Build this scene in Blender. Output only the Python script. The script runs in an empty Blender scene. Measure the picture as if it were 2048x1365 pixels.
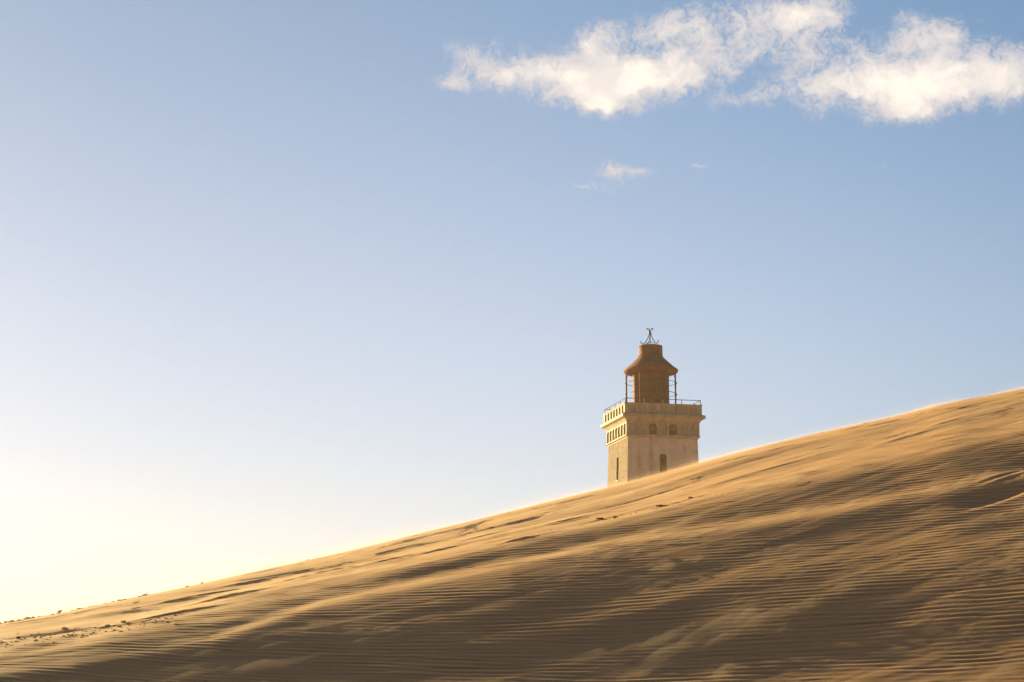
import bpy, bmesh, math, random
import numpy as np
from math import sin, cos, pi, radians
from mathutils import Vector, Matrix

S = bpy.context.scene
C = S.collection
rnd = random.Random(7)

# ------------------------------------------------------------------ camera
cam_d = bpy.data.cameras.new('camera')
cam = bpy.data.objects.new('camera', cam_d)
C.objects.link(cam)
cam.location = (0, 0, 0)
cam.rotation_euler = (radians(90 + 10.77), 0, 0)
cam_d.sensor_width = 36.0
cam_d.lens = 36.0 * 4000 / 2048
cam_d.clip_start = 0.1
cam_d.clip_end = 20000
S.camera = cam

# ------------------------------------------------------------------ light
SUN_AZ, SUN_EL = -44.0, 12.0          # degrees, azimuth clockwise from +Y
sd = Vector((sin(radians(SUN_AZ)) * cos(radians(SUN_EL)), cos(radians(SUN_AZ)) * cos(radians(SUN_EL)), sin(radians(SUN_EL))))
sl = bpy.data.lights.new('sun', 'SUN')
sl.energy = 5.0
sl.angle = radians(0.9)
sl.color = (1.0, 0.86, 0.43)
so = bpy.data.objects.new('sun', sl)
so.rotation_euler = sd.to_track_quat('Z', 'Y').to_euler()
so.location = (-40, 40, 40)
C.objects.link(so)

S.view_settings.view_transform = 'Standard'
S.view_settings.look = 'None'
S.view_settings.gamma = 1.0
S.view_settings.exposure = 1.9
S.render.engine = 'CYCLES'
S.cycles.use_denoising = True
S.cycles.max_bounces = 6
S.cycles.volume_bounces = 1
S.cycles.sample_clamp_indirect = 4.0

# ------------------------------------------------------------------ node helpers
class NT:
    def __init__(s, tree):
        s.t = tree
        s.n = tree.nodes
        s.l = tree.links
    def new(s, kind, **kw):
        n = s.n.new(kind)
        for k, v in kw.items():
            setattr(n, k, v)
        return n
    def put(s, sock, v):
        if isinstance(v, bpy.types.NodeSocket):
            s.l.new(v, sock)
        elif v is not None:
            sock.default_value = v
    def m(s, op, a, b=None, c=None, clamp=False):
        n = s.new('ShaderNodeMath', operation=op, use_clamp=clamp)
        s.put(n.inputs[0], a)
        if b is not None: s.put(n.inputs[1], b)
        if c is not None: s.put(n.inputs[2], c)
        return n.outputs[0]
    def vm(s, op, a, b=None, out=0):
        n = s.new('ShaderNodeVectorMath', operation=op)
        s.put(n.inputs[0], a)
        if b is not None: s.put(n.inputs[1], b)
        return n.outputs[out]
    def noise(s, vec, scale, detail=4, rough=0.5, lac=2.0, dist=0.0, out='Fac'):
        n = s.new('ShaderNodeTexNoise')
        s.put(n.inputs['Vector'], vec)
        n.inputs['Scale'].default_value = scale
        n.inputs['Detail'].default_value = detail
        n.inputs['Roughness'].default_value = rough
        n.inputs['Lacunarity'].default_value = lac
        n.inputs['Distortion'].default_value = dist
        return n.outputs[out]
    def ss(s, v, a, b, lo=0.0, hi=1.0):
        n = s.new('ShaderNodeMapRange', interpolation_type='SMOOTHSTEP')
        s.put(n.inputs[0], v)
        n.inputs[1].default_value = a; n.inputs[2].default_value = b
        n.inputs[3].default_value = lo; n.inputs[4].default_value = hi
        return n.outputs[0]
    def mix(s, fac, a, b):
        n = s.new('ShaderNodeMix', data_type='RGBA')
        s.put(n.inputs[0], fac)
        s.put(n.inputs[6], a if not isinstance(a, tuple) else (*a, 1))
        s.put(n.inputs[7], b if not isinstance(b, tuple) else (*b, 1))
        return n.outputs[2]

# ------------------------------------------------------------------ sky
W = bpy.data.worlds.new('World')
S.world = W
W.use_nodes = True
nt = NT(W.node_tree)
nt.n.clear()
sky = nt.new('ShaderNodeTexSky', sky_type='NISHITA')
sky.sun_disc = False
sky.sun_elevation = radians(SUN_EL)
sky.sun_rotation = radians(SUN_AZ)
sky.altitude = 10
sky.air_density = 1.0
sky.dust_density = 0.6
sky.ozone_density = 2.0
geo = nt.new('ShaderNodeTexCoord')
D = geo.outputs['Generated']
sep = nt.new('ShaderNodeSeparateXYZ')
nt.put(sep.inputs[0], D)
X, Y, Z = sep.outputs
az = nt.m('MULTIPLY', nt.m('ARCTAN2', X, Y), 180 / pi)
el = nt.m('MULTIPLY', nt.m('ARCSINE', Z), 180 / pi)

# thin air glow around the low sun and along the horizon
ca = nt.vm('DOT_PRODUCT', D, tuple(sd), out=1)
ang = nt.m('MULTIPLY', nt.m('ARCCOSINE', ca), 180 / pi)
GLOW = dict(a=2.2, w=9.0)
glow = nt.m('EXPONENT', nt.m('MULTIPLY', ang, -1 / GLOW['w']))
hz = nt.m('EXPONENT', nt.m('MULTIPLY', nt.m('MAXIMUM', el, 0.0), -1 / 9.0))

# cumulus fragments: soft bodies in azimuth / elevation, torn by fractal noise
BL = [(-1.7, 18.2, 0.85, 0.42, 0.62), (-0.96, 18.98, 0.95, 0.56, 0.70), (-0.21, 18.35, 1.0, 0.45, 0.6), (0.91, 18.35, 1.28, 0.64, 0.8), (2.48, 18.34, 1.43, 1.0, 1.25), (2.57, 19.39, 0.64, 0.57, 0.8), (3.52, 17.97, 1.36, 0.64, 1.0), (4.87, 18.43, 1.66, 0.64, 0.9), (4.59, 19.63, 1.14, 0.64, 0.7), (5.92, 19.03, 1.36, 0.66, 0.62), (7.13, 19.89, 1.68, 0.64, 0.65), (8.44, 19.21, 1.37, 0.86, 0.8), (9.19, 19.94, 0.99, 0.64, 0.8), (6.77, 17.53, 0.98, 0.34, 0.5), (7.96, 17.77, 1.0, 0.42, 0.38), (9.27, 17.85, 1.13, 0.86, 0.75), (10.29, 17.8, 1.2, 0.52, 0.52), (11.58, 17.66, 1.43, 0.83, 1.15), (13.31, 17.89, 1.51, 0.79, 1.1), (14.72, 17.79, 1.2, 0.72, 1.0), (12.0, 19.08, 0.83, 0.72, 0.8), (12.93, 19.09, 0.91, 0.57, 0.6), (11.7, 17.09, 1.05, 0.43, 0.8), (10.75, 18.61, 0.76, 0.5, 0.5), (2.48, 17.56, 0.9, 0.34, 0.6), (3.35, 15.53, 0.85, 0.20, 0.76), (2.2, 15.2, 0.95, 0.13, 0.60), (5.56, 15.71, 0.42, 0.10, 0.40), (-2.0, 18.05, 0.45, 0.25, 0.25), (10.86, 15.51, 0.27, 0.11, 0.42), (-8.28, 4.29, 0.72, 0.14, 0.3), (3.36, 16.74, 0.37, 0.14, 0.25), (-13.21, 3.65, 0.43, 0.09, 0.3)]
comb = nt.new('ShaderNodeCombineXYZ')
nt.put(comb.inputs[0], nt.m('MULTIPLY', az, 0.95)); nt.put(comb.inputs[1], el)
P = comb.outputs[0]
wv = nt.noise(P, 0.9, 5, 0.55, out='Color')
wv = nt.vm('SUBTRACT', wv, (0.5, 0.5, 0.5))
wn = nt.new('ShaderNodeVectorMath', operation='MULTIPLY_ADD')
nt.put(wn.inputs[0], wv); wn.inputs[1].default_value = (1.5, 1.2, 0); nt.put(wn.inputs[2], P)
Pw = wn.outputs[0]
sw = nt.new('ShaderNodeSeparateXYZ'); nt.put(sw.inputs[0], Pw)
body = None
for (a0, e0, ra, re_, w) in BL:
    sub = nt.vm('SUBTRACT', Pw, (a0 * 0.95, e0, 0))
    mul = nt.vm('MULTIPLY', sub, (1 / (ra * 0.9), 1 / (re_ * 0.9), 0))
    d2 = nt.vm('DOT_PRODUCT', mul, mul, out=1)
    g = nt.m('MULTIPLY', nt.m('EXPONENT', nt.m('MULTIPLY', d2, -1.0)), w)
    body = g if body is None else nt.m('ADD', body, g)
n1 = nt.noise(Pw, 1.6, 10, 0.62, 2.1, 0.3)
n2 = nt.noise(P, 3.6, 12, 0.62, 2.1, 1.6)
tear = nt.m('ADD', nt.m('MULTIPLY', nt.m('SUBTRACT', n1, 0.5), 2.6), nt.m('MULTIPLY', nt.m('SUBTRACT', n2, 0.5), 2.2))
dens = nt.m('ADD', body, nt.m('MULTIPLY', tear, nt.m('MINIMUM', nt.m('ADD', nt.m('MULTIPLY', body, 1.4), 0.0), 0.75)))
alpha = nt.ss(dens, 0.14, 1.08, 0.0, 0.97)
alpha = nt.m('POWER', alpha, 0.85)
thick = nt.ss(nt.m('ADD', body, nt.m('MULTIPLY', nt.m('SUBTRACT', n1, 0.5), 1.6)), 0.65, 1.75)
K = 7.5
sh = nt.noise(nt.vm('ADD', P, (0.35, 0.25, 3.7)), 0.8, 9, 0.6, 2.0, 0.6)
thick = nt.m('MULTIPLY', thick, nt.ss(sh, 0.36, 0.62, 0.45, 1.0))
ccol = nt.mix(thick, (0.64 * K, 0.63 * K, 0.67 * K), (1.22 * K, 1.08 * K, 0.92 * K))

skyc = nt.new('ShaderNodeMix', data_type='RGBA', blend_type='ADD')
skyc.inputs[0].default_value = 1.0
h9 = nt.m('EXPONENT', nt.m('MULTIPLY', nt.m('MAXIMUM', el, 0.0), -1 / 9.0))
tint = nt.mix(h9, (0.89, 0.985, 1.09), (1.00, 0.80, 1.00))
# the air is brightest on the sun's side and darker behind the viewer
side = nt.ss(ca, -0.4, 0.75, 0.42, 1.0)
deep = nt.mix(nt.ss(nt.m('ADD', ang, nt.m('MULTIPLY', el, 0.9)), 50.0, 84.0), (1.0, 1.0, 1.0), (0.48, 0.87, 1.03))
nt.put(skyc.inputs[6], nt.vm('MULTIPLY', nt.vm('MULTIPLY', sky.outputs[0], tint), deep))
gl = nt.vm('SCALE', (0.0, 0.0, 0.0))
sc1 = nt.new('ShaderNodeVectorMath', operation='SCALE'); sc1.inputs[0].default_value = (1.0 * GLOW['a'], 0.90 * GLOW['a'], 0.70 * GLOW['a']); nt.put(sc1.inputs[3], glow)
low = nt.new('ShaderNodeVectorMath', operation='MULTIPLY_ADD')
low.inputs[0].default_value = (2.05, 1.40, 1.08)
hv = nt.ss(el, 9.0, 22.0, 0.64, 0.22)
hv = nt.m('MULTIPLY', hv, nt.m('ADD', nt.m('MULTIPLY', nt.m('EXPONENT', nt.m('MULTIPLY', ang, -1 / 16.0)), 3.0), 0.9))
nt.put(low.inputs[1], hv); low.inputs[2].default_value = (0.27, 0.40, 0.40)
nt.put(skyc.inputs[7], nt.vm('ADD', sc1.outputs[0], low.outputs[0]))
sca = nt.new('ShaderNodeVectorMath', operation='SCALE'); nt.put(sca.inputs[0], skyc.outputs[2]); nt.put(sca.inputs[3], nt.m('MULTIPLY', side, nt.ss(ang, 22.0, 55.0, 0.52, 0.65)))
ccs = nt.new('ShaderNodeVectorMath', operation='SCALE'); nt.put(ccs.inputs[0], ccol); ccs.inputs[3].default_value = 0.70
final = nt.mix(alpha, sca.outputs[0], ccs.outputs[0])
bg = nt.new('ShaderNodeBackground')
nt.put(bg.inputs[0], final)
bg.inputs[1].default_value = 0.0505
wo = nt.new('ShaderNodeOutputWorld')
nt.l.new(bg.outputs[0], wo.inputs[0])

# ------------------------------------------------------------------ materials
def material(name):
    m = bpy.data.materials.new(name)
    m.use_nodes = True
    t = NT(m.node_tree)
    b = t.n['Principled BSDF']
    return m, t, b

def coords(t):
    g = t.new('ShaderNodeNewGeometry')
    return g.outputs['Position']

def mat_sand():
    m, t, b = material('sand')
    p = coords(t)
    big = t.noise(p, 0.35, 4, 0.55)
    fine = t.noise(p, 22.0, 4, 0.7)
    c = t.mix(big, (0.63, 0.312, 0.120), (0.73, 0.385, 0.158))
    c = t.mix(t.ss(fine, 0.3, 0.75, 0.0, 0.35), c, (0.37, 0.17, 0.065))
    at = t.new('ShaderNodeAttribute', attribute_name='trough_shade')
    c = t.mix(t.m('MULTIPLY', at.outputs['Fac'], 0.85), c, (0.25, 0.112, 0.045))  # trough shading mixed into the sand colour
    t.put(b.inputs['Base Color'], c)
    b.inputs['Roughness'].default_value = 0.95
    b.inputs['Specular IOR Level'].default_value = 0.15
    bu = t.new('ShaderNodeBump')
    bu.inputs['Strength'].default_value = 0.35
    bu.inputs['Distance'].default_value = 0.004
    t.put(bu.inputs['Height'], t.noise(p, 60.0, 3, 0.7))
    t.l.new(bu.outputs[0], b.inputs['Normal'])
    return m

def mat_plain(name, c1, c2, scale, rough=0.85, bump=0.0, bdist=0.02, bscale=10, stain=None):
    m, t, b = material(name)
    p = coords(t)
    n = t.noise(p, scale, 6, 0.6)
    c = t.mix(t.ss(n, 0.3, 0.7), c1, c2)
    if stain:
        mp = t.vm('MULTIPLY', p, (1.6, 1.6, 0.25))
        n2 = t.noise(mp, 1.3, 6, 0.65)
        c = t.mix(t.ss(n2, 0.48, 0.72, 0.0, 0.9), c, stain)
    t.put(b.inputs['Base Color'], c)
    b.inputs['Roughness'].default_value = rough
    b.inputs['Specular IOR Level'].default_value = 0.25
    if bump:
        bu = t.new('ShaderNodeBump')
        bu.inputs['Strength'].default_value = bump
        bu.inputs['Distance'].default_value = bdist
        t.put(bu.inputs['Height'], t.noise(p, bscale, 6, 0.7))
        t.l.new(bu.outputs[0], b.inputs['Normal'])
    return m

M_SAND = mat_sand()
M_PLASTER = mat_plain('rough_plaster', (0.43, 0.385, 0.34), (0.54, 0.49, 0.44), 1.6, 0.9, 0.8, 0.05, 6.0, (0.31, 0.24, 0.175))
M_SUNDIM = mat_plain('sun_dimmed_plaster', (0.13, 0.082, 0.05), (0.26, 0.18, 0.12), 5.0, 0.95, 1.0, 0.25, 3.5, (0.12, 0.08, 0.045))  # rough sunward face; colour darkened so the sun on it stays muted
M_TRIM = mat_plain('trim_plaster', (0.29, 0.25, 0.205), (0.37, 0.325, 0.275), 2.5, 0.9, 0.5, 0.02, 9, (0.22, 0.16, 0.105))
M_RECESS = mat_plain('darkened_recess', (0.26, 0.22, 0.18), (0.34, 0.295, 0.245), 3, 0.95, 0.4, 0.02, 9, (0.18, 0.14, 0.10))  # recess shade put into the colour so arches and panels stand out
M_INFILL = mat_plain('brick_infill', (0.10, 0.062, 0.028), (0.15, 0.10, 0.045), 5, 0.9, 0.5, 0.02, 14)
M_RUST = mat_plain('rusty_iron', (0.115, 0.029, 0.011), (0.165, 0.044, 0.016), 2.2, 0.85, 0.3, 0.01, 16, (0.05, 0.02, 0.01))
M_IRON = mat_plain('dark_iron', (0.02, 0.013, 0.01), (0.035, 0.022, 0.016), 6, 0.7)
M_CLOD = mat_plain('brick_rubble', (0.15, 0.10, 0.065), (0.28, 0.17, 0.10), 9, 0.95, 0.6, 0.01, 40)
M_WEED = mat_plain('dry_weed', (0.12, 0.085, 0.04), (0.20, 0.14, 0.07), 9, 0.9)

# ------------------------------------------------------------------ object helpers
def tag(o, label=None, cat=None, group=None, kind=None):
    if label: o['label'] = label
    if cat: o['category'] = cat
    if group: o['group'] = group
    if kind: o['kind'] = kind
    return o

def empty(name, loc=(0, 0, 0), rz=0.0, parent=None):
    o = bpy.data.objects.new(name, None)
    C.objects.link(o)
    o.location = loc
    o.rotation_euler = (0, 0, rz)
    o.parent = parent
    o.empty_display_size = 0.3
    return o

def link_mesh(name, me, mat, parent=None, smooth=False):
    o = bpy.data.objects.new(name, me)
    C.objects.link(o)
    if mat and not me.materials: me.materials.append(mat)
    o.parent = parent
    if smooth:
        me.polygons.foreach_set('use_smooth', [True] * len(me.polygons))
    return o

def build(name, bm, mat, parent=None, smooth=False):
    me = bpy.data.meshes.new(name)
    bm.normal_update()
    bm.to_mesh(me); bm.free()
    return link_mesh(name, me, mat, parent, smooth)

def box(bm, x0, x1, y0, y1, z0, z1):
    vs = [bm.verts.new((x, y, z)) for z in (z0, z1) for x, y in ((x0, y0), (x1, y0), (x1, y1), (x0, y1))]
    for f in ((3, 2, 1, 0), (4, 5, 6, 7), (0, 1, 5, 4), (1, 2, 6, 5), (2, 3, 7, 6), (3, 0, 4, 7)):
        bm.faces.new([vs[i] for i in f])

def sq_ring(bm, prof, closed_top=False, closed_bottom=False):
    """square 'lathe': prof = [(half width, z)...]"""
    rings = []
    for h, z in prof:
        rings.append([bm.verts.new(p) for p in ((-h, -h, z), (h, -h, z), (h, h, z), (-h, h, z))])
    for a, b in zip(rings, rings[1:]):
        for i in range(4):
            j = (i + 1) % 4
            bm.faces.new((a[i], a[j], b[j], b[i]))
    if closed_bottom: bm.faces.new(rings[0][::-1])
    if closed_top: bm.faces.new(rings[-1])

def lathe(bm, prof, n=48, cap0=False, cap1=False):
    rings = []
    for r, z in prof:
        rings.append([bm.verts.new((r * cos(2 * pi * k / n), r * sin(2 * pi * k / n), z)) for k in range(n)])
    for a, b in zip(rings, rings[1:]):
        for i in range(n):
            j = (i + 1) % n
            bm.faces.new((a[i], a[j], b[j], b[i]))
    if cap0: bm.faces.new(rings[0][::-1])
    if cap1: bm.faces.new(rings[-1])

def tube(bm, pts, r, n=8, r_end=None, closed=False):
    pts = [Vector(p) for p in pts]
    rings = []
    N = len(pts)
    up = None
    for i, p in enumerate(pts):
        if closed:
            d = (pts[(i + 1) % N] - pts[i - 1]).normalized()
        else:
            d = (pts[min(i + 1, N - 1)] - pts[max(i - 1, 0)]).normalized()
        if up is None:
            up = Vector((0, 0, 1)) if abs(d.z) < 0.9 else Vector((1, 0, 0))
        a = d.cross(up)
        if a.length < 1e-4: a = d.cross(Vector((0, 1, 0)))
        a.normalize()
        b = a.cross(d).normalized()
        up = b
        rr = r if r_end is None else r + (r_end - r) * i / (N - 1)
        rings.append([bm.verts.new(p + rr * (cos(2 * pi * k / n) * a + sin(2 * pi * k / n) * b)) for k in range(n)])
    pairs = list(zip(rings, rings[1:]))
    if closed: pairs.append((rings[-1], rings[0]))
    for a, b in pairs:
        for i in range(n):
            j = (i + 1) % n
            bm.faces.new((a[i], b[i], b[j], a[j]))
    if not closed:
        bm.faces.new(rings[0]); bm.faces.new(rings[-1][::-1])

def plate(outline, holes, depth):
    """flat plate with holes, as vertices (u, v, w) with w from 0 (front) to depth"""
    cu = bpy.data.curves.new('tmp', 'CURVE')
    cu.dimensions = '2D'
    cu.fill_mode = 'BOTH'
    cu.extrude = depth / 2
    for poly in [outline] + holes:
        sp = cu.splines.new('POLY')
        sp.points.add(len(poly) - 1)
        for k, (u, v) in enumerate(poly):
            sp.points[k].co = (u, v, 0, 1)
        sp.use_cyclic_u = True
    ob = bpy.data.objects.new('tmp', cu)
    me = bpy.data.meshes.new_from_object(ob)
    bpy.data.objects.remove(ob)
    bm = bmesh.new()
    bm.from_mesh(me)
    bpy.data.meshes.remove(me)
    return bm

def side_matrix(k, half):
    """places a plate (u across, v up, w = thickness centred) on side k: 0 front (-y), 1 right, 2 back, 3 left"""
    base = Matrix(((1, 0, 0, 0), (0, 0, -1, -half), (0, 1, 0, 0), (0, 0, 0, 1)))
    return Matrix.Rotation(k * pi / 2, 4, 'Z') @ base

# ------------------------------------------------------------------ dune
rng = np.random.default_rng(11)
T_AZ = np.array([-180, -75, -40, -25, -18, -14.24, -12.68, -11.56, -10.34, -8.82, -7.27, -4.62, -1.78, -0.34, 1.09, 3.25, 5.4, 6.84, 8.26, 9.68, 11.09, 12.5, 14.54, 18, 25, 45, 75, 180])
T_EC = np.array([-.05, -.04, -.02, 0.005, .030, .0456, .0507, .0555, .0601, .066, .0724, .0832, .0959, .1022, .1084, .1173, .1273, .1335, .1391, .1443, .1492, .1547, .1603, .170, .180, .13, .02, -.05])
T_SA = np.array([-30, -14.24, 0, 14.5, 40])
T_SC = np.array([20, 23.5, 29.5, 36, 46])
S0, E0 = 17.0, 0.0187

_ea = np.linspace(-180, 180, 7201)
_ec = np.interp(_ea, T_AZ, T_EC)
_k = np.exp(-np.linspace(-2.5, 2.5, 41) ** 2); _k /= _k.sum()
_ecs = np.convolve(np.pad(_ec, 20, mode='edge'), _k, mode='valid')
def f_ec(a): return np.interp(a, _ea, _ecs)
def f_sc(a): return np.interp(a, T_SA, T_SC)
def f_c(a):
    aa = np.clip(a, -14.24, 16)
    return (f_ec(aa) - E0) / (f_sc(aa) - S0) ** 2
def smooth(x): 
    x = np.clip(x, 0, 1); return x * x * (3 - 2 * x)
def inv_s(a, E):
    """distance at which the smooth dune reaches slope-angle E along bearing a"""
    Ec, sc, c = f_ec(a), f_sc(a), f_c(a)
    return sc - np.sqrt(np.maximum(Ec - E, 0) / c)

def band_noise(nx, ny, res, kdir, k0, kbw, abw, seed):
    """filtered noise: spectrum centred on wavenumber k0 in direction kdir"""
    r = np.random.default_rng(seed)
    F = np.fft.fft2(r.standard_normal((ny, nx)))
    kx = np.fft.fftfreq(nx, res)[None, :]; ky = np.fft.fftfreq(ny, res)[:, None]
    kk = np.hypot(kx, ky) + 1e-9
    an = (kx * kdir[0] + ky * kdir[1]) / kk
    dev = np.arccos(np.clip(an, -1, 1))
    H = np.exp(-((kk - k0) / kbw) ** 2 / 2) * np.exp(-(dev / abw) ** 2 / 2)
    g = np.fft.ifft2(F * H)
    return g / np.sqrt((np.abs(g) ** 2).mean())

def aniso_noise(nx, ny, res, d, L, Wd, seed, pw=1.0):
    r = np.random.default_rng(seed)
    F = np.fft.fft2(r.standard_normal((ny, nx)))
    kx = np.fft.fftfreq(nx, res)[None, :]; ky = np.fft.fftfreq(ny, res)[:, None]
    a = kx * d[0] + ky * d[1]; b = -kx * d[1] + ky * d[0]
    q = np.sqrt((a * L) ** 2 + (b * Wd) ** 2)
    H = 1 / (1 + q ** 2) ** pw
    H[0, 0] = 0
    g = np.fft.ifft2(F * H).real
    return g / g.std()

RES = 0.03
GX0, GY0 = -22.0, 12.0
GNX, GNY = 1536, 1440            # 46 m x 43 m
LAM = 0.128
rip = band_noise(GNX, GNY, RES, (0.02, 1.0), 1 / LAM, 0.14 / LAM, 0.12, 3)
rip2 = band_noise(GNX, GNY, RES, (-0.05, 1.0), 1 / (LAM * 2.3), 0.25 / LAM, 0.14, 5)
env = aniso_noise(GNX, GNY, RES, (1, 0), 1.6, 0.6, 8)
ph = np.angle(rip)
amp = np.clip(np.abs(rip), 0.25, 1.25)
RIPPLE = (np.cos(ph) + 0.22 * np.cos(2 * ph + 0.9)) * amp + 0.25 * rip2.real
RIPPLE *= np.clip(0.85 + 0.28 * env, 0.25, 1.5)
ALONG = (0.76, 0.65)
STREAK = aniso_noise(GNX, GNY, RES, ALONG, 4.0, 0.6, 21, 2.2)
STREAK2 = aniso_noise(GNX, GNY, RES, ALONG, 1.5, 0.16, 22, 2.0)
LUMP = aniso_noise(GNX, GNY, RES, ALONG, 6.0, 2.2, 23, 2.5)

def sample(G, x, y):
    u = np.mod((x - GX0) / RES, GNX); v = np.mod((y - GY0) / RES, GNY)
    i = np.floor(u).astype(int); j = np.floor(v).astype(int)
    fu = u - i; fv = v - j
    i %= GNX; j %= GNY
    i1 = (i + 1) % GNX; j1 = (j + 1) % GNY
    return (G[j, i] * (1 - fu) * (1 - fv) + G[j, i1] * fu * (1 - fv) + G[j1, i] * (1 - fu) * fv + G[j1, i1] * fu * fv)

# long low terraces and hollows of the dune face: (bearing, slope-angle) lines
LINES = [
    # name, points, width m, slope change (negative = flatter, catches the sun)
    ([(-8.5, 0.0369), (-5.44, 0.053), (-2.33, 0.0648), (0.37, 0.0742), (2.51, 0.0828), (4.66, 0.0901), (6.79, 0.094), (8.76, 0.0992), (11.01, 0.1072), (13.08, 0.1125), (14.43, 0.118)], 0.6, -0.07),
    ([(-14.19, 0.0278), (-11.53, 0.0418), (-8.8, 0.0526), (-6.02, 0.0627), (-3.19, 0.0667), (-0.34, 0.0792), (1.8, 0.0854), (3.95, 0.0934), (6.09, 0.1011), (8.22, 0.1106), (10.33, 0.1173), (12.43, 0.1239), (14.46, 0.129)], 1.0, 0.04),
    ([(-12.2, 0.0364), (-8.8, 0.055), (-6.02, 0.0689), (-3.2, 0.0791), (-0.34, 0.0904), (2.52, 0.0991), (5.39, 0.1112), (8.24, 0.1218), (11.06, 0.132), (14.5, 0.1425)], 2.7, -0.055),
    ([(-14.17, 0.0184), (-10.13, 0.0271), (-4.59, 0.0433), (-0.34, 0.0557), (3.22, 0.0716), (5.35, 0.0764), (8.19, 0.0882), (10.98, 0.0924), (14.37, 0.0961)], 1.0, 0.02),
    ([(-14.2, .0215), (-10, .027), (-6, .033), (0, .041), (5, .047), (9, .05), (14.5, .052)], 2.9, 0.06),
    ([(1.09, 0.1067), (3.96, 0.1177), (5.4, 0.1225), (6.83, 0.1297), (8.97, 0.1378)], 0.9, 0.02),
]
# small wind-cut ledges, dents and mounds: bearing, slope-angle, length, width, height
MOUNDS = [(-9.36, .0586, .30, .07, .05), (-7.97, .0593, .45, .08, .06), (-6.16, .0689, .35, .06, .03), (0.23, .0854, .3, .06, .04), (-2.06, .0829, .4, .06, .035),
          (-7.43, .0687, .5, .07, .03), (11.5, .1412, .6, .06, .016), (10.9, .1385, .5, .06, .014), (7.68, .127, .6, .07, .02), (14.02, .1079, .45, .12, -.09), (13.47, .1037, .5, .12, -.06),
          (13.64, .1159, .4, .07, .03), (13.9, .1148, .4, .06, .03), (-12.4, .0419, .4, .05, .018), (-11.4, .0436, .4, .05, .018), (-10.2, .0475, .4, .05, .015), (-13.6, .0385, .3, .05, .018),
          (-9.2, .0505, .5, .07, .04), (2.7, .0985, .4, .05, .012), (4.3, .1033, .45, .05, .015), (5.1, .1075, .4, .05, .012), (-5.2, .0734, .4, .06, .04), (-3.6, .078, .5, .06, .03),
          (8.9, .133, .5, .06, .015), (12.4, .147, .5, .06, .02), (6.2, .1195, .5, .06, .015), (-0.9, .092, .5, .06, .03), (1.6, .1, .4, .06, .03), (-8.5, .0625, .4, .06, .035)]

def far_land(s, x, y):
    return -1.6 + 5.4 * smooth((s - 50) / 55) * smooth((y + 20) / 60) + 0.5 * np.sin(x * 0.035 + 1) * np.sin(y * 0.027) * smooth((s - 60) / 60)

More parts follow.
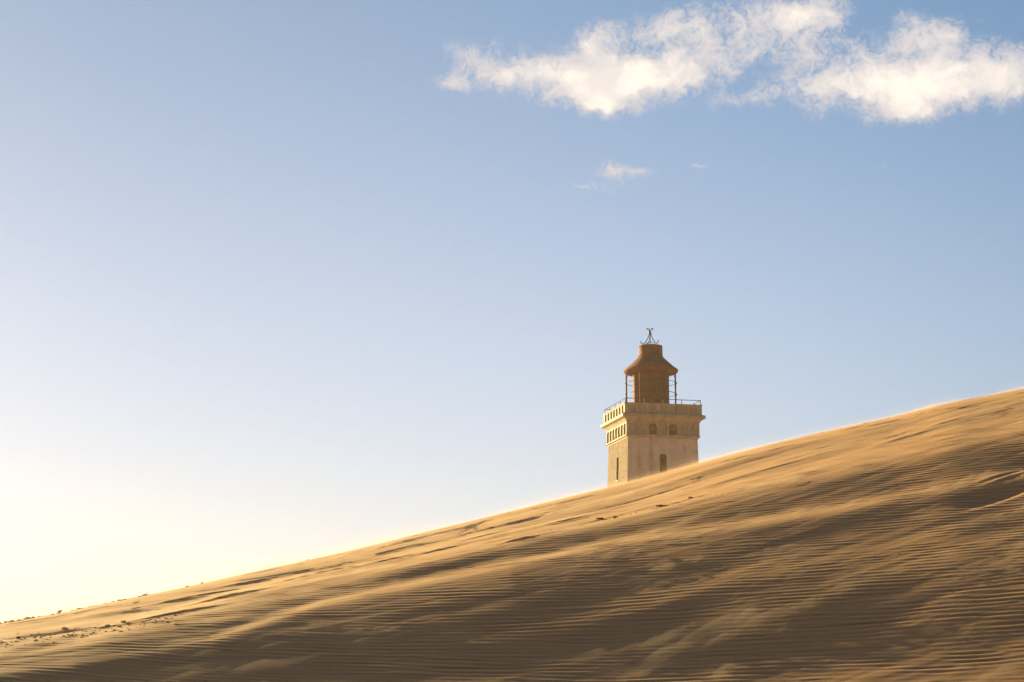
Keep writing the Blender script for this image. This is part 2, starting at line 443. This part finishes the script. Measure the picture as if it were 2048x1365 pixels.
def height(a, s, ripples=True):
    """a: bearing in degrees, s: horizontal distance. returns z"""
    ar = np.radians(a)
    x = s * np.sin(ar); y = s * np.cos(ar)
    Ec, sc, c = f_ec(a), f_sc(a), f_c(a)
    E = Ec - c * (sc - s) ** 2
    z = s * E
    # foot of the dune, towards the viewer
    t = np.clip((s - 2.0) / 10.0, 0, 1)
    z12 = 12 * (Ec - c * (sc - 12) ** 2)
    m12 = (Ec - c * (sc - 12) ** 2) + 12 * 2 * c * (sc - 12)
    h00 = 2 * t ** 3 - 3 * t ** 2 + 1; h01 = -2 * t ** 3 + 3 * t ** 2; h11 = t ** 3 - t ** 2
    z = np.where(s < 12, -1.6 * h00 + z12 * h01 + 10 * m12 * h11, z)
    # beyond the crest
    d = np.maximum(s - sc, 0)
    k = c * sc
    L = (Ec + 0.30) / (2 * k)
    zb = sc * Ec + Ec * d - 2 * k * L * L * (np.sqrt(1 + (d / L) ** 2) - 1)
    z = np.where(s > sc, zb, z)
    # terraces
    inside = smooth((s - 13) / 3) * smooth((70 - s) / 15) * smooth((32 - np.abs(a)) / 12)
    rel = smooth((s - 13) / 3) * smooth((sc + 6 - s) / 6) * smooth((30 - np.abs(a)) / 10)
    for pts, w, sl_ in LINES:
        pa = np.array([p[0] for p in pts]); pe = np.array([p[1] for p in pts])
        ps = inv_s(pa, pe)
        sa = np.interp(a, pa, ps)
        wl = w * (np.clip((a + 22) / 22, 0.42, 1.0) if w < 2.8 else np.clip((a + 32) / 32, 0.55, 1.0))
        q = (s - sa) / wl
        endf = smooth((a - pa[0] + 3) / 4) * smooth((pa[-1] + (14 if pa[-1] > 14 else 3) - a) / 4)
        z = z + sl_ * (np.clip((a + 24) / 20, 0.35, 1.0) if w < 2.8 else np.interp(a, [-14, -4, 4, 14], [0.88, 0.88, 0.84, 0.84])) * (s - sa) * np.exp(-q * q) * rel * endf
    z = z + rel * ((0.0022 + 0.0022 * smooth((s - sc + 9) / 6)) * sample(STREAK, x, y) + 0.0007 * sample(STREAK2, x, y)) * smooth((sc + 1.0 - s) / 5.0 + 0.25)
    z = z + inside * 0.002 * sample(LUMP, x, y) * smooth((sc - 1 - s) / 8)
    for (ma, mE, ln, wd, hh) in MOUNDS:
        ms = float(inv_s(np.array([ma]), np.array([mE]))[0])
        mx, my = ms * sin(radians(ma)), ms * cos(radians(ma))
        dx, dy = x - mx, y - my
        aa = dx * ALONG[0] + dy * ALONG[1]; bb = -dx * ALONG[1] + dy * ALONG[0]
        near = (np.abs(dx) < 3) & (np.abs(dy) < 3)
        z = z + np.where(near, 0.6 * hh * np.exp(-(aa / ln) ** 2) / (1 + np.exp(np.clip(-(bb + 0.5 * wd) / (wd * 0.25), -30, 30))) * np.exp(-np.maximum(bb, 0) / (wd * 3)), 0)
    if ripples:
        z = z + 0.0024 * sample(RIPPLE, x, y) * inside * (0.55 + 0.45 * smooth((sc + 1 - s) / 7))
    fl = far_land(s, x, y)
    # smooth maximum with the land around
    side = smooth((np.abs(a) - 35) / 40)
    z = z * (1 - side) + fl * side
    kk = 0.35
    dz = z - fl
    up = 0.5 * (z + fl + np.sqrt(dz * dz + kk * kk))
    z = np.where(s > 12, up, z)
    return x, y, z

def height_at(a, s):
    x, y, z = height(np.array([float(a)]), np.array([float(s)]), False)
    return Vector((float(x[0]), float(y[0]), float(z[0])))

def grid_mesh(name, XX, YY, ZZ, wrap=False):
    ny, nx = XX.shape
    me = bpy.data.meshes.new(name)
    co = np.stack([XX, YY, ZZ], -1).reshape(-1, 3).astype(np.float32)
    idx = np.arange(ny * nx).reshape(ny, nx)
    if wrap: idx = np.concatenate([idx, idx[:, :1]], 1)
    q = np.stack([idx[:-1, :-1], idx[:-1, 1:], idx[1:, 1:], idx[1:, :-1]], -1).reshape(-1, 4)
    me.vertices.add(len(co)); me.vertices.foreach_set('co', co.ravel())
    me.loops.add(q.size); me.loops.foreach_set('vertex_index', q.ravel().astype(np.int32))
    me.polygons.add(len(q)); me.polygons.foreach_set('loop_start', np.arange(0, q.size, 4, dtype=np.int32))
    me.polygons.foreach_set('use_smooth', np.ones(len(q), dtype=bool))
    me.update(calc_edges=True)
    me.validate()
    return me

azs = np.concatenate([np.linspace(-180, -30, 76)[:-1], np.linspace(-30, -15.4, 150)[:-1], np.linspace(-15.4, 15.4, 820), np.linspace(15.4, 30, 150)[1:], np.linspace(30, 180, 76)[1:-1]])
rs = np.concatenate([np.linspace(0.02, 15.0, 60)[:-1], np.linspace(15.0, 38.0, 1350)[:-1], np.linspace(38, 70, 160)[:-1], np.geomspace(70, 430, 40)])
AA, SS = np.meshgrid(azs, rs)
XX, YY, ZZ = height(AA, SS)
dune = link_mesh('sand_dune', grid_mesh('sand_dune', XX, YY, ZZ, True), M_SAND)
tag(dune, kind='structure')
# shade painted into the ripple troughs so ripples read in unlit sand
trough_dark = np.clip(0.42 - 0.36 * sample(RIPPLE, XX, YY), 0, 1) * smooth((SS - 13) / 3) * smooth((60 - SS) / 10) * smooth((26 - np.abs(AA)) / 4)
at = dune.data.attributes.new('trough_shade', 'FLOAT', 'POINT')
at.data.foreach_set('value', trough_dark.ravel().astype(np.float32))

# ------------------------------------------------------------------ lighthouse
TX, TY, TH = 10.66, 150.59, radians(12.6)
TB = 3.2
tower = empty('lighthouse', (TX, TY, TB), TH)
tag(tower, 'square plastered lighthouse with rusty brown lantern rising behind the sand dune', 'lighthouse')
def Zl(z): return z - TB

def arch(u, v0, v1, w, rise, n=10):
    pts = [(u - w / 2, v0), (u + w / 2, v0)]
    for k in range(n + 1):
        t = pi * k / n
        pts.append((u + w / 2 * cos(t), v1 - rise + rise * sin(t)))
    return pts

def add_plate(bm, outline, holes, depth, k, half, warp=None):
    p = plate(outline, holes, depth)
    mt = side_matrix(k, half - depth / 2)
    for v in p.verts:
        co = v.co.copy()
        if warp: co = warp(co)
        v.co = mt @ co
    me = bpy.data.meshes.new('tmp')
    p.to_mesh(me); p.free()
    bm.from_mesh(me)
    bpy.data.meshes.remove(me)

H_SH, H_BE, H_PA = 2.71, 2.84, 3.0
Z0, ZS0, ZS1, ZB1 = 0.0, Zl(20.75), Zl(20.98), Zl(21.95)
BAT = 0.028
# shaft: battered faces with one tall window opening each
bm = bmesh.new()
wz0, wz1, ww = Zl(17.85), Zl(19.60), 0.56
tk = 0.30
hb = H_SH + BAT * ZS0
for k in range(4):
    p = plate([(-1, 0), (1, 0), (1, ZS0), (-1, ZS0)], [arch(0, wz0, wz1, ww, 0.09)], tk)
    for v in p.verts:
        u, vv, w = v.co
        half = H_SH + BAT * (ZS0 - vv)
        if abs(abs(u) - 1) < 1e-4: u = math.copysign(half - (tk if w < 0 else 0), u)
        v.co = side_matrix(k, half - tk / 2) @ Vector((u, vv, w))
    for f_ in p.faces: f_.material_index = 1 if k == 3 else 0  # sunlit left side takes the darkened plaster
    me = bpy.data.meshes.new('tmp'); p.to_mesh(me); p.free(); bm.from_mesh(me); bpy.data.meshes.remove(me)
shaft = build('shaft', bm, M_PLASTER, tower)
shaft.data.materials.append(M_SUNDIM)

def make_window(k, u, z0, z1, w, rise, half, rec, bars, sill, lab=None):
    win = empty('window', parent=tower)
    win.empty_display_size = 0.2
    bm = bmesh.new()
    add_plate(bm, arch(u, z0 - 0.02, z1 + 0.02, w + 0.04, rise), [], 0.06, k, half - rec)
    pn = build('infill', bm, M_INFILL, win)
    if bars:
        bm = bmesh.new()
        for i in range(5):
            uu = u + (i - 2) * w / 5.5
            c0 = side_matrix(k, half - rec + 0.05) @ Vector((uu, z0, 0)); c1 = side_matrix(k, half - rec + 0.05) @ Vector((uu, z0 + 0.30, 0))
            tube(bm, [c0, c1], 0.013, 6)
        c0 = side_matrix(k, half - rec + 0.05) @ Vector((u - w / 2, z0 + 0.3, 0)); c1 = side_matrix(k, half - rec + 0.05) @ Vector((u + w / 2, z0 + 0.3, 0))
        tube(bm, [c0, c1], 0.014, 6)
        build('railing_bars', bm, M_IRON, win)
    if sill:
        bm = bmesh.new()
        add_plate(bm, [(u - w / 2 - .06, z0 - .1), (u + w / 2 + .06, z0 - .1), (u + w / 2 + .06, z0), (u - w / 2 - .06, z0)], [], 0.2, k, half + 0.07)
        build('sill', bm, M_TRIM, win)
    return win
for k in range(4):
    make_window(k, 0, wz0, wz1, ww, 0.09, H_SH + BAT * (ZS0 - 0.5 * (wz0 + wz1)), 0.2, False, True)

# belt with seven blind arches per side
bm = bmesh.new()
sq_ring(bm, [(H_BE - 0.10, ZS1 - 0.2), (H_BE - 0.10, ZB1 + 0.02)], True, True)
build('belt_core', bm, M_RECESS, tower)
bm = bmesh.new()
az0, az1 = ZS1 + 0.005, Zl(21.84)
for k in range(4):
    holes = [arch((i - 3) * 0.785, az0 + 0.02, az1, 0.64, 0.22) for i in range(7)]
    e = H_BE if k % 2 == 0 else H_BE - 0.1
    add_plate(bm, [(-e, ZS1), (e, ZS1), (e, ZB1), (-e, ZB1)], holes, 0.1, k, H_BE)
build('arcade_belt', bm, M_TRIM, tower)
for k in range(4):
    for i in (2, 4):
        u = (i - 3) * 0.785
        win = empty('window', parent=tower)
        bm = bmesh.new()
        add_plate(bm, arch(u, az0 + 0.05, az1 - 0.03, 0.56, 0.2), [arch(u, az0 + 0.14, az1 - 0.09, 0.46, 0.17)], 0.05, k, H_BE - 0.055)
        build('frame', bm, M_INFILL, win)
        bm = bmesh.new()
        add_plate(bm, arch(u, az0 + 0.13, az1 - 0.08, 0.47, 0.17), [], 0.02, k, H_BE - 0.085)
        build('boarding', bm, mat_plain('boarding', (0.13, 0.085, 0.04), (0.2, 0.14, 0.07), 6) if not bpy.data.materials.get('boarding') else bpy.data.materials['boarding'], win)
        bm = bmesh.new()
        mt = side_matrix(k, H_BE - 0.03)
        for j in range(6):
            uu = u - 0.2 + j * 0.08
            tube(bm, [mt @ Vector((uu, az0 + 0.05, 0)), mt @ Vector((uu, az0 + 0.27, 0))], 0.01, 5)
        tube(bm, [mt @ Vector((u - 0.26, az0 + 0.27, 0)), mt @ Vector((u + 0.26, az0 + 0.27, 0))], 0.012, 5)
        build('railing_bars', bm, M_IRON, win)

bm = bmesh.new()
sq_ring(bm, [(H_SH - 0.3, ZS0 - 0.02), (H_SH + 0.03, ZS0 - 0.02), (H_SH + 0.055, ZS0 + 0.02), (H_SH + 0.06, ZS0 + 0.09), (H_BE + 0.0, ZS0 + 0.10), (H_BE + 0.04, ZS0 + 0.13), (H_BE + 0.045, ZS0 + 0.20), (H_BE + 0.002, ZS0 + 0.228), (H_SH - 0.3, ZS0 + 0.2285)])
build('string_course', bm, M_TRIM, tower)
bm = bmesh.new()
zc = Zl(21.95)
sq_ring(bm, [(2.5, zc + .003), (H_BE + 0.03, zc + .003), (H_BE + 0.035, zc + 0.045), (H_BE + 0.012, zc + 0.05), (H_BE + 0.015, zc + 0.07), (H_BE + 0.06, zc + 0.085), (H_BE + 0.075, zc + 0.13),
             (H_BE + 0.09, zc + 0.14), (H_BE + 0.14, zc + 0.19), (H_BE + 0.22, zc + 0.25), (H_BE + 0.30, zc + 0.285), (3.19, zc + 0.30),
             (3.19, zc + 0.33), (3.215, zc + 0.335), (3.215, zc + 0.53), (3.19, zc + 0.555), (3.0, zc + 0.615), (2.5, zc + 0.616)])
build('cornice', bm, M_TRIM, tower)
# parapet
zp0, zp1 = zc + 0.617, Zl(23.34)
bm = bmesh.new()
for k in range(4):
    e = H_PA if k % 2 == 0 else H_PA - 0.1
    holes = [[(u - .25, zp0 + 0.03), (u + .25, zp0 + 0.03), (u + .25, zp1 - 0.16), (u - .25, zp1 - 0.16)] for u in [(i - 3) * 0.80 for i in range(7)]]
    add_plate(bm, [(-e, zp0), (e, zp0), (e, zp1 - 0.07), (-e, zp1 - 0.07)], holes, 0.1, k, H_PA)
build('parapet', bm, M_TRIM, tower)
bm = bmesh.new()
sq_ring(bm, [(H_PA - 0.09, zp0), (H_PA - 0.09, zp1 - 0.08), (H_PA - 0.3, zp1 - 0.08), (H_PA - 0.3, zp0 + .1), (0.1, zp0 + .1)])
build('parapet_core', bm, M_RECESS, tower)
bm = bmesh.new()
sq_ring(bm, [(H_PA - 0.31, zp1 - 0.07), (H_PA + 0.03, zp1 - 0.07), (H_PA + 0.035, zp1 - 0.01), (H_PA + 0.01, zp1), (H_PA - 0.31, zp1), (H_PA - 0.31, zp1 - 0.07)])
build('coping', bm, M_TRIM, tower)
# railing
rail = empty('railing', parent=tower)
hr, zr0, zr1 = H_PA - 0.08, zp1 - 0.02, zp1 + 0.33
crn = [(-hr, -hr), (hr, -hr), (hr, hr), (-hr, hr)]
bm = bmesh.new()
for i in range(4):
    a, b = crn[i], crn[(i + 1) % 4]
    tube(bm, [(a[0], a[1], zr1), (b[0], b[1], zr1)], 0.026, 6)
build('handrail', bm, M_IRON, rail)
for i in range(4):
    a, b = Vector(crn[i]), Vector(crn[(i + 1) % 4])
    for j in range(4):
        p = a + (b - a) * j / 4
        bm = bmesh.new()
        tube(bm, [(p.x, p.y, zr0), (p.x + rnd.uniform(-.01, .01), p.y, zr1)], 0.028, 6)
        build('baluster', bm, M_IRON, rail)
# a broken stay lying in the right back corner
bm = bmesh.new()
tube(bm, [(hr, hr * 0.1, zr1 - .01), (hr - 0.02, hr * 0.75, zr0 + 0.02)], 0.014, 6)
build('stay', bm, M_IRON, rail)

# lantern
lx = -0.06
ctr = Matrix.Translation((lx, 0, 0))
def latheobj(name, prof, mat, parent, n=56, cap0=False, cap1=False):
    bm = bmesh.new()
    lathe(bm, prof, n, cap0, cap1)
    bm.transform(ctr)
    return build(name, bm, mat, parent, True)
zfl = zp0 + 0.1
latheobj('lantern_drum', [(1.39, zfl), (1.39, Zl(26.0))], M_RUST, tower)
roof = latheobj('lantern_roof', [(1.34, Zl(25.96)), (1.62, Zl(26.00)), (1.88, Zl(26.09)), (2.02, Zl(26.17)), (2.09, Zl(26.25)), (2.10, Zl(26.33)), (2.05, Zl(26.40)), (1.94, Zl(26.47)), (1.80, Zl(26.57)), (1.50, Zl(26.84)),
                      (1.20, Zl(27.13)), (0.88, Zl(27.44))], M_RUST, tower)
vent = latheobj('roof_vent', [(0.70, Zl(27.40)), (0.95, Zl(27.42)), (0.97, Zl(27.46)), (0.925, Zl(27.50)), (0.915, Zl(28.15)), (0.935, Zl(28.19)), (0.91, Zl(28.24)), (0.5, Zl(28.30)), (0.02, Zl(28.33))], M_RUST, tower, 48)
bm = bmesh.new()
box(bm, lx + 0.60, lx + 0.68, -0.1, -0.04, Zl(28.2), Zl(28.38))
box(bm, lx + 0.52, lx + 0.72, -0.1, -0.06, Zl(28.2), Zl(28.31))
build('bracket', bm, M_IRON, vent)
for i in range(6):
    t = 2 * pi * i / 6 - TH
    x, y = lx + 1.87 * cos(t), 1.87 * sin(t)
    bm = bmesh.new()
    tube(bm, [(x, y, zfl), (x, y, Zl(26.1))], 0.062, 10)
    post = build('post', bm, M_RUST, tower, True)
    bm = bmesh.new()
    pts = []
    for j in range(7):
        q = pi / 2 * j / 6
        r = 1.87 - 0.36 * (1 - cos(q)); z = Zl(25.62) + 0.42 * sin(q)
        pts.append((lx + r * cos(t), r * sin(t), z))
    tube(bm, pts, 0.022, 6)
    build('brace', bm, M_IRON, post)
def ring(r, z, rad, a0=0, a1=360, n=60):
    bm = bmesh.new()
    full = (a1 - a0) >= 360
    k = n if full else n + 1
    pts = [(lx + r * cos(radians(a0 + (a1 - a0) * j / n)), r * sin(radians(a0 + (a1 - a0) * j / n)), z) for j in range(k)]
    tube(bm, pts, rad, 6, closed=full)
    return build('hoop', bm, M_IRON, tower)
ring(1.88, Zl(25.36), 0.021)
ring(1.88, Zl(24.50), 0.024, -160, 20)
for t in (0, 180):
    for z in (25.36, 24.5):
        bm = bmesh.new()
        x, y = lx + 1.93 * cos(radians(t) - TH), 1.93 * sin(radians(t) - TH)
        box(bm, x - 0.05, x + 0.05, y - 0.05, y + 0.05, Zl(z) - 0.06, Zl(z) + 0.06)
        bmesh.ops.bevel(bm, geom=bm.edges[:], offset=0.015, segments=1)
        build('clamp', bm, M_IRON, tower)
# wrought iron finial
fin = empty('finial', parent=tower)
for deg in (192, 318, 105):
    t = radians(deg) - TH
    prof = [(0.245, 29.50), (0.265, 29.545), (0.24, 29.60), (0.19, 29.615), (0.13, 29.58), (0.085, 29.50), (0.065, 29.40), (0.065, 29.25), (0.10, 29.08), (0.18, 28.88), (0.28, 28.70), (0.40, 28.54), (0.50, 28.43), (0.60, 28.38), (0.69, 28.41), (0.755, 28.49), (0.76, 28.57), (0.72, 28.60)]
    bm = bmesh.new()
    tube(bm, [(lx + r * cos(t), r * sin(t), Zl(z)) for r, z in prof], 0.033, 7)
    # small leaf on the upper hook
    tube(bm, [(lx + 0.19 * cos(t), 0.19 * sin(t), Zl(29.61)), (lx + 0.27 * cos(t), 0.27 * sin(t), Zl(29.49))], 0.035, 6, 0.012)
    build('scroll_leg', bm, M_IRON, fin)
bm = bmesh.new()
tube(bm, [(lx, 0, Zl(28.3)), (lx, 0, Zl(29.38))], 0.03, 8)
build('rod', bm, M_IRON, fin)
bm = bmesh.new()
tube(bm, [(lx + 0.36 * cos(pi * j / 12), 0.0, Zl(28.32) + 0.24 * sin(pi * j / 12)) for j in range(13)], 0.026, 7)
build('hoop', bm, M_IRON, fin)


# ------------------------------------------------------------------ rubble, clods and dry weed on the dune
from mathutils import noise as mn
def clod_bm(size, flat=0.6, seed=0, sub=2, stretch=1.4):
    b = bmesh.new()
    bmesh.ops.create_icosphere(b, subdivisions=sub, radius=1.0)
    off = Vector((seed * 3.1, seed * 1.7, seed * 5.3))
    for v in b.verts:
        n = mn.noise(v.co * 1.3 + off) * 0.55 + mn.noise(v.co * 3.5 + off) * 0.28
        v.co = v.co * (1 + n)
        v.co = Vector((v.co.x * size * stretch, v.co.y * size, v.co.z * size * flat))
    return b
def place(az_, E=None, ds=-0.25):
    s_ = float(f_sc(az_)) + ds if E is None else float(inv_s(np.array([az_]), np.array([E]))[0])
    return height_at(az_, s_)
def clod(name, label, cat, az_, E, size, flat, seed, stretch=1.4, mat=None, group=None, sink=0.35):
    p = place(az_, E)
    o = build(name, clod_bm(size, flat, seed, 2, stretch), mat or M_CLOD)
    o.location = p + Vector((0, 0, size * flat * sink))
    o.rotation_euler = (0, 0, seed * 1.3)
    tag(o, label, cat, group)
    return o
def weed(label, az_, E, h, n, spread, lean, seed, group=None, ds=-0.25):
    p = place(az_, E, ds)
    r = random.Random(seed)
    root = empty('dry_weed', p, 0)
    tag(root, label, 'dry weed', group)
    b = bmesh.new()
    for i in range(n):
        a = r.uniform(0, 2 * pi); rr = spread * r.random() ** 0.6
        x, y = rr * cos(a), rr * sin(a)
        hh = h * r.uniform(0.5, 1.0)
        dx, dy = lean * hh + r.uniform(-.35, .35) * hh, r.uniform(-.35, .35) * hh
        tube(b, [(x, y, -0.02), (x + dx * .25, y + dy * .25, hh * .5), (x + dx * .7, y + dy * .7, hh * .85), (x + dx * 1.3, y + dy * 1.3, hh)], 0.0028, 4, 0.0010)
    build('stems', b, M_WEED, root)
    c = clod_bm(spread * 0.8, 0.35, seed, 2, 1.5)
    build('root_clump', c, M_CLOD, root)
    return root
weed('bushy dark dried weed standing alone on the crest at far left', -12.68, None, 0.045, 34, 0.022, 0.5, 3)
weed('low tilted twig-like weed on the crest, right of the bushy one', -10.36, None, 0.030, 16, 0.040, 1.4, 5)
weed('tiny dark weed sprig on the crest below the faint low cloud', -8.77, None, 0.026, 14, 0.014, 0.4, 8)
weed('single small weed on the crest left of the picture centre', -5.85, None, 0.022, 9, 0.012, 1.1, 11)
weed('thin weed sprig alone in the shaded sand at lower right', 10.95, 0.0773, 0.030, 4, 0.006, -0.2, 13)
clod('sand_clod', 'flat brown sand clod between the two left crest weeds', 'clod', -11.02, None, 0.030, 0.35, 4, 2.4)
clod('sand_clod', 'long low clod on the crest just right of the bushy weed', 'clod', -12.1, None, 0.030, 0.3, 6, 2.6)
clod('sand_clod', 'small pointed clod on the crest left of the tiny sprig', 'clod', -9.17, None, 0.018, 0.6, 7)
clod('sand_clod', 'darkest clod of the scatter on the sunlit slope below the lighthouse', 'clod', 2.52, 0.0978, 0.032, 0.5, 9, 1.9)
clod('sand_clod', 'brown clod right of the darkest one below the lighthouse', 'clod', 2.95, 0.0985, 0.022, 0.6, 10)
clod('sand_clod', 'lumpy clod on the slope below the right side of the lighthouse', 'clod', 4.27, 0.1034, 0.034, 0.45, 12, 1.9)
clod('sand_clod', 'upper clod on the slope right of the lighthouse base', 'clod', 5.1, 0.1081, 0.022, 0.6, 14)
clod('brick_fragment', 'upright reddish fragment at the far left bottom of the rubble strip', 'brick fragment', -13.73, 0.0372, 0.024, 0.9, 15, 1.0)
clod('brick_fragment', 'largest dark fragment in the middle of the left rubble strip', 'brick fragment', -12.5, 0.0428, 0.034, 0.55, 16, 1.5)
clod('brick_fragment', 'dark fragment at the right end of the left rubble strip', 'brick fragment', -10.9, 0.0455, 0.024, 0.7, 17, 1.1)
clod('pebble', 'dark pebble alone on the shaded ripples at bottom centre', 'pebble', -3.5, 0.0345, 0.016, 0.6, 18)
def scatter(name, items, mat):
    b = bmesh.new()
    for (p, size, flat, seed, st) in items:
        c = clod_bm(size, flat, seed, 1, st)
        c.transform(Matrix.Translation(p + Vector((0, 0, size * flat * 0.3))) @ Matrix.Rotation(seed, 4, 'Z'))
        me = bpy.data.meshes.new('tmp'); c.to_mesh(me); c.free(); b.from_mesh(me); bpy.data.meshes.remove(me)
    o = build(name, b, mat)
    tag(o, 'loose crumbs of brick and sand scattered on the dune', 'rubble', None, 'stuff')
    return o
it = []
for i in range(150):      # strip of rubble on the left
    u = rnd.random(); a = -14.6 + 5.2 * u
    E = 0.0345 + 0.0115 * u + rnd.gauss(0, 0.0016)
    it.append((place(a, E), rnd.uniform(0.004, 0.016), rnd.uniform(.4, .8), rnd.randint(1, 60), rnd.uniform(1, 2)))
for i in range(150):      # ragged left end of the crest
    a = -14.9 + rnd.random() ** 1.8 * 4.6
    it.append((place(a, None, rnd.uniform(-.5, -.05)), rnd.uniform(0.006, 0.020) * (1.25 if a < -13.2 else 0.7), rnd.uniform(.4, .9), rnd.randint(1, 60), rnd.uniform(1, 2.2)))
for i in range(46):       # right part of the crest
    a = rnd.uniform(8.5, 14.9)
    it.append((place(a, None, rnd.uniform(-.9, -.1)), rnd.uniform(0.005, 0.014), rnd.uniform(.3, .6), rnd.randint(1, 60), rnd.uniform(1.4, 3)))
for i in range(60):       # below the lighthouse
    u = rnd.random(); a = 0.2 + 6.5 * u
    it.append((place(a, 0.0885 + 0.0225 * u + rnd.gauss(0, .0006)), rnd.uniform(0.003, 0.009), rnd.uniform(.4, .8), rnd.randint(1, 60), rnd.uniform(1, 2)))
for i in range(40):
    a = rnd.uniform(-9, 14); Ec = float(f_ec(a))
    it.append((place(a, 0.02 + (Ec - 0.02) * rnd.uniform(0.2, 0.95)), rnd.uniform(0.003, 0.007), .6, rnd.randint(1, 60), 1.3))
scatter('rubble', it, M_CLOD)

# ------------------------------------------------------------------ air full of fine blown dust
m = bpy.data.materials.new('haze'); m.use_nodes = True
t = NT(m.node_tree); t.n.clear()
pv = t.new('ShaderNodeVolumePrincipled')
pv.inputs['Color'].default_value = (1.0, 0.84, 0.72, 1)
pv.inputs['Density'].default_value = 0.00020
pv.inputs['Anisotropy'].default_value = 0.38
mo = t.new('ShaderNodeOutputMaterial'); t.l.new(pv.outputs[0], mo.inputs['Volume'])
bm = bmesh.new(); box(bm, -440, 440, -440, 440, -3.2, 31.0)
haze = build('haze', bm, m)
tag(haze, kind='stuff')
haze.display_type = 'WIRE'

# ------------------------------------------------------------------ sand blown over the slope, in thin soft layers
def vol_mat(name, col, dens, g):
    m = bpy.data.materials.new(name); m.use_nodes = True
    t = NT(m.node_tree); t.n.clear()
    pv = t.new('ShaderNodeVolumePrincipled')
    pv.inputs['Color'].default_value = (*col, 1)
    pv.inputs['Density'].default_value = dens
    pv.inputs['Anisotropy'].default_value = g
    mo = t.new('ShaderNodeOutputMaterial'); t.l.new(pv.outputs[0], mo.inputs['Volume'])
    return m
va = np.linspace(-26, 26, 620)
vs_ = np.concatenate([np.linspace(15, 40, 330), np.linspace(40, 52, 30)[1:]])
VA, VS = np.meshgrid(va, vs_)
VX, VY, VZ = height(VA, VS, False)
VSC = f_sc(VA)
GUST = aniso_noise(GNX, GNY, RES, ALONG, 2.2, 0.35, 31, 1.6)
GUST2 = aniso_noise(GNX, GNY, RES, (0.6, 0.8), 2.2, 0.22, 32, 1.1)
GUST3 = aniso_noise(GNX, GNY, RES, (0.5, 0.87), 0.8, 0.10, 34, 1.0)
PUFF = aniso_noise(GNX, GNY, RES, ALONG, 3.5, 1.2, 33, 2.0)
gst = sample(GUST, VX, VY); gst2 = sample(GUST2, VX, VY); pff = sample(PUFF, VX, VY)
fade = smooth((26 - np.abs(VA)) / 4) * smooth((VS - 15.2) / 2) * smooth((51 - VS) / 6)

def layer(name, th, mat):
    """closed skin between a little below the sand and th above it"""
    top = VZ + np.where(th > 0, th, -0.03)
    top[0, :] = VZ[0, :] - 0.05; top[-1, :] = VZ[-1, :] - 0.05; top[:, 0] = VZ[:, 0] - 0.05; top[:, -1] = VZ[:, -1] - 0.05
    bot = VZ - 0.08
    ny, nx = VX.shape
    me = bpy.data.meshes.new(name)
    co = np.concatenate([np.stack([VX, VY, top], -1).reshape(-1, 3), np.stack([VX, VY, bot], -1).reshape(-1, 3)])
    idx = np.arange(ny * nx).reshape(ny, nx); b = idx + ny * nx
    qt = np.stack([idx[:-1, :-1], idx[:-1, 1:], idx[1:, 1:], idx[1:, :-1]], -1).reshape(-1, 4)
    qb = np.stack([b[:-1, :-1], b[1:, :-1], b[1:, 1:], b[:-1, 1:]], -1).reshape(-1, 4)
    def strip(p, q): return np.stack([p[:-1], q[:-1], q[1:], p[1:]], -1)
    w = [strip(idx[0], b[0]), strip(idx[-1], b[-1])[:, ::-1], strip(idx[:, 0], b[:, 0])[:, ::-1], strip(idx[:, -1], b[:, -1])]
    q = np.concatenate([qt, qb] + w)
    me.vertices.add(len(co)); me.vertices.foreach_set('co', co.astype(np.float32).ravel())
    me.loops.add(q.size); me.loops.foreach_set('vertex_index', q.ravel().astype(np.int32))
    me.polygons.add(len(q)); me.polygons.foreach_set('loop_start', np.arange(0, q.size, 4, dtype=np.int32))
    me.update(calc_edges=True)
    o = link_mesh(name, me, mat)
    tag(o, kind='stuff')
    return o
SANDC = (0.64, 0.49, 0.37)
crest = smooth((VS - (VSC - 9)) / 9)
base_g = np.clip(0.7 + 0.55 * gst + 0.3 * pff, 0.02, 2.5)
layer('blowing_sand', (0.035 * crest * base_g + 0.006 * np.clip(gst, 0, 2)) * fade, vol_mat('blowing_sand_low', SANDC, 0.15, 0.25))
layer('blowing_sand', (0.085 * crest ** 2 * base_g + 0.008 * np.clip(pff - .4, 0, 2)) * fade, vol_mat('blowing_sand_mid', SANDC, 0.028, 0.25))
layer('blowing_sand', (0.16 * crest ** 3 * np.clip(base_g, .3, 1.5)) * fade, vol_mat('blowing_sand_high', SANDC, 0.010, 0.25))
wis = np.clip(gst2 * 0.45 + gst * 0.5 + 0.5 * sample(GUST3, VX, VY) - 0.2, 0, 2.2) * smooth((pff + 0.6) / 1.6) * smooth((VSC - VS) / 3)
layer('blowing_sand', 0.030 * wis * fade, vol_mat('blowing_sand_wisps', SANDC, 0.5, 0.25))
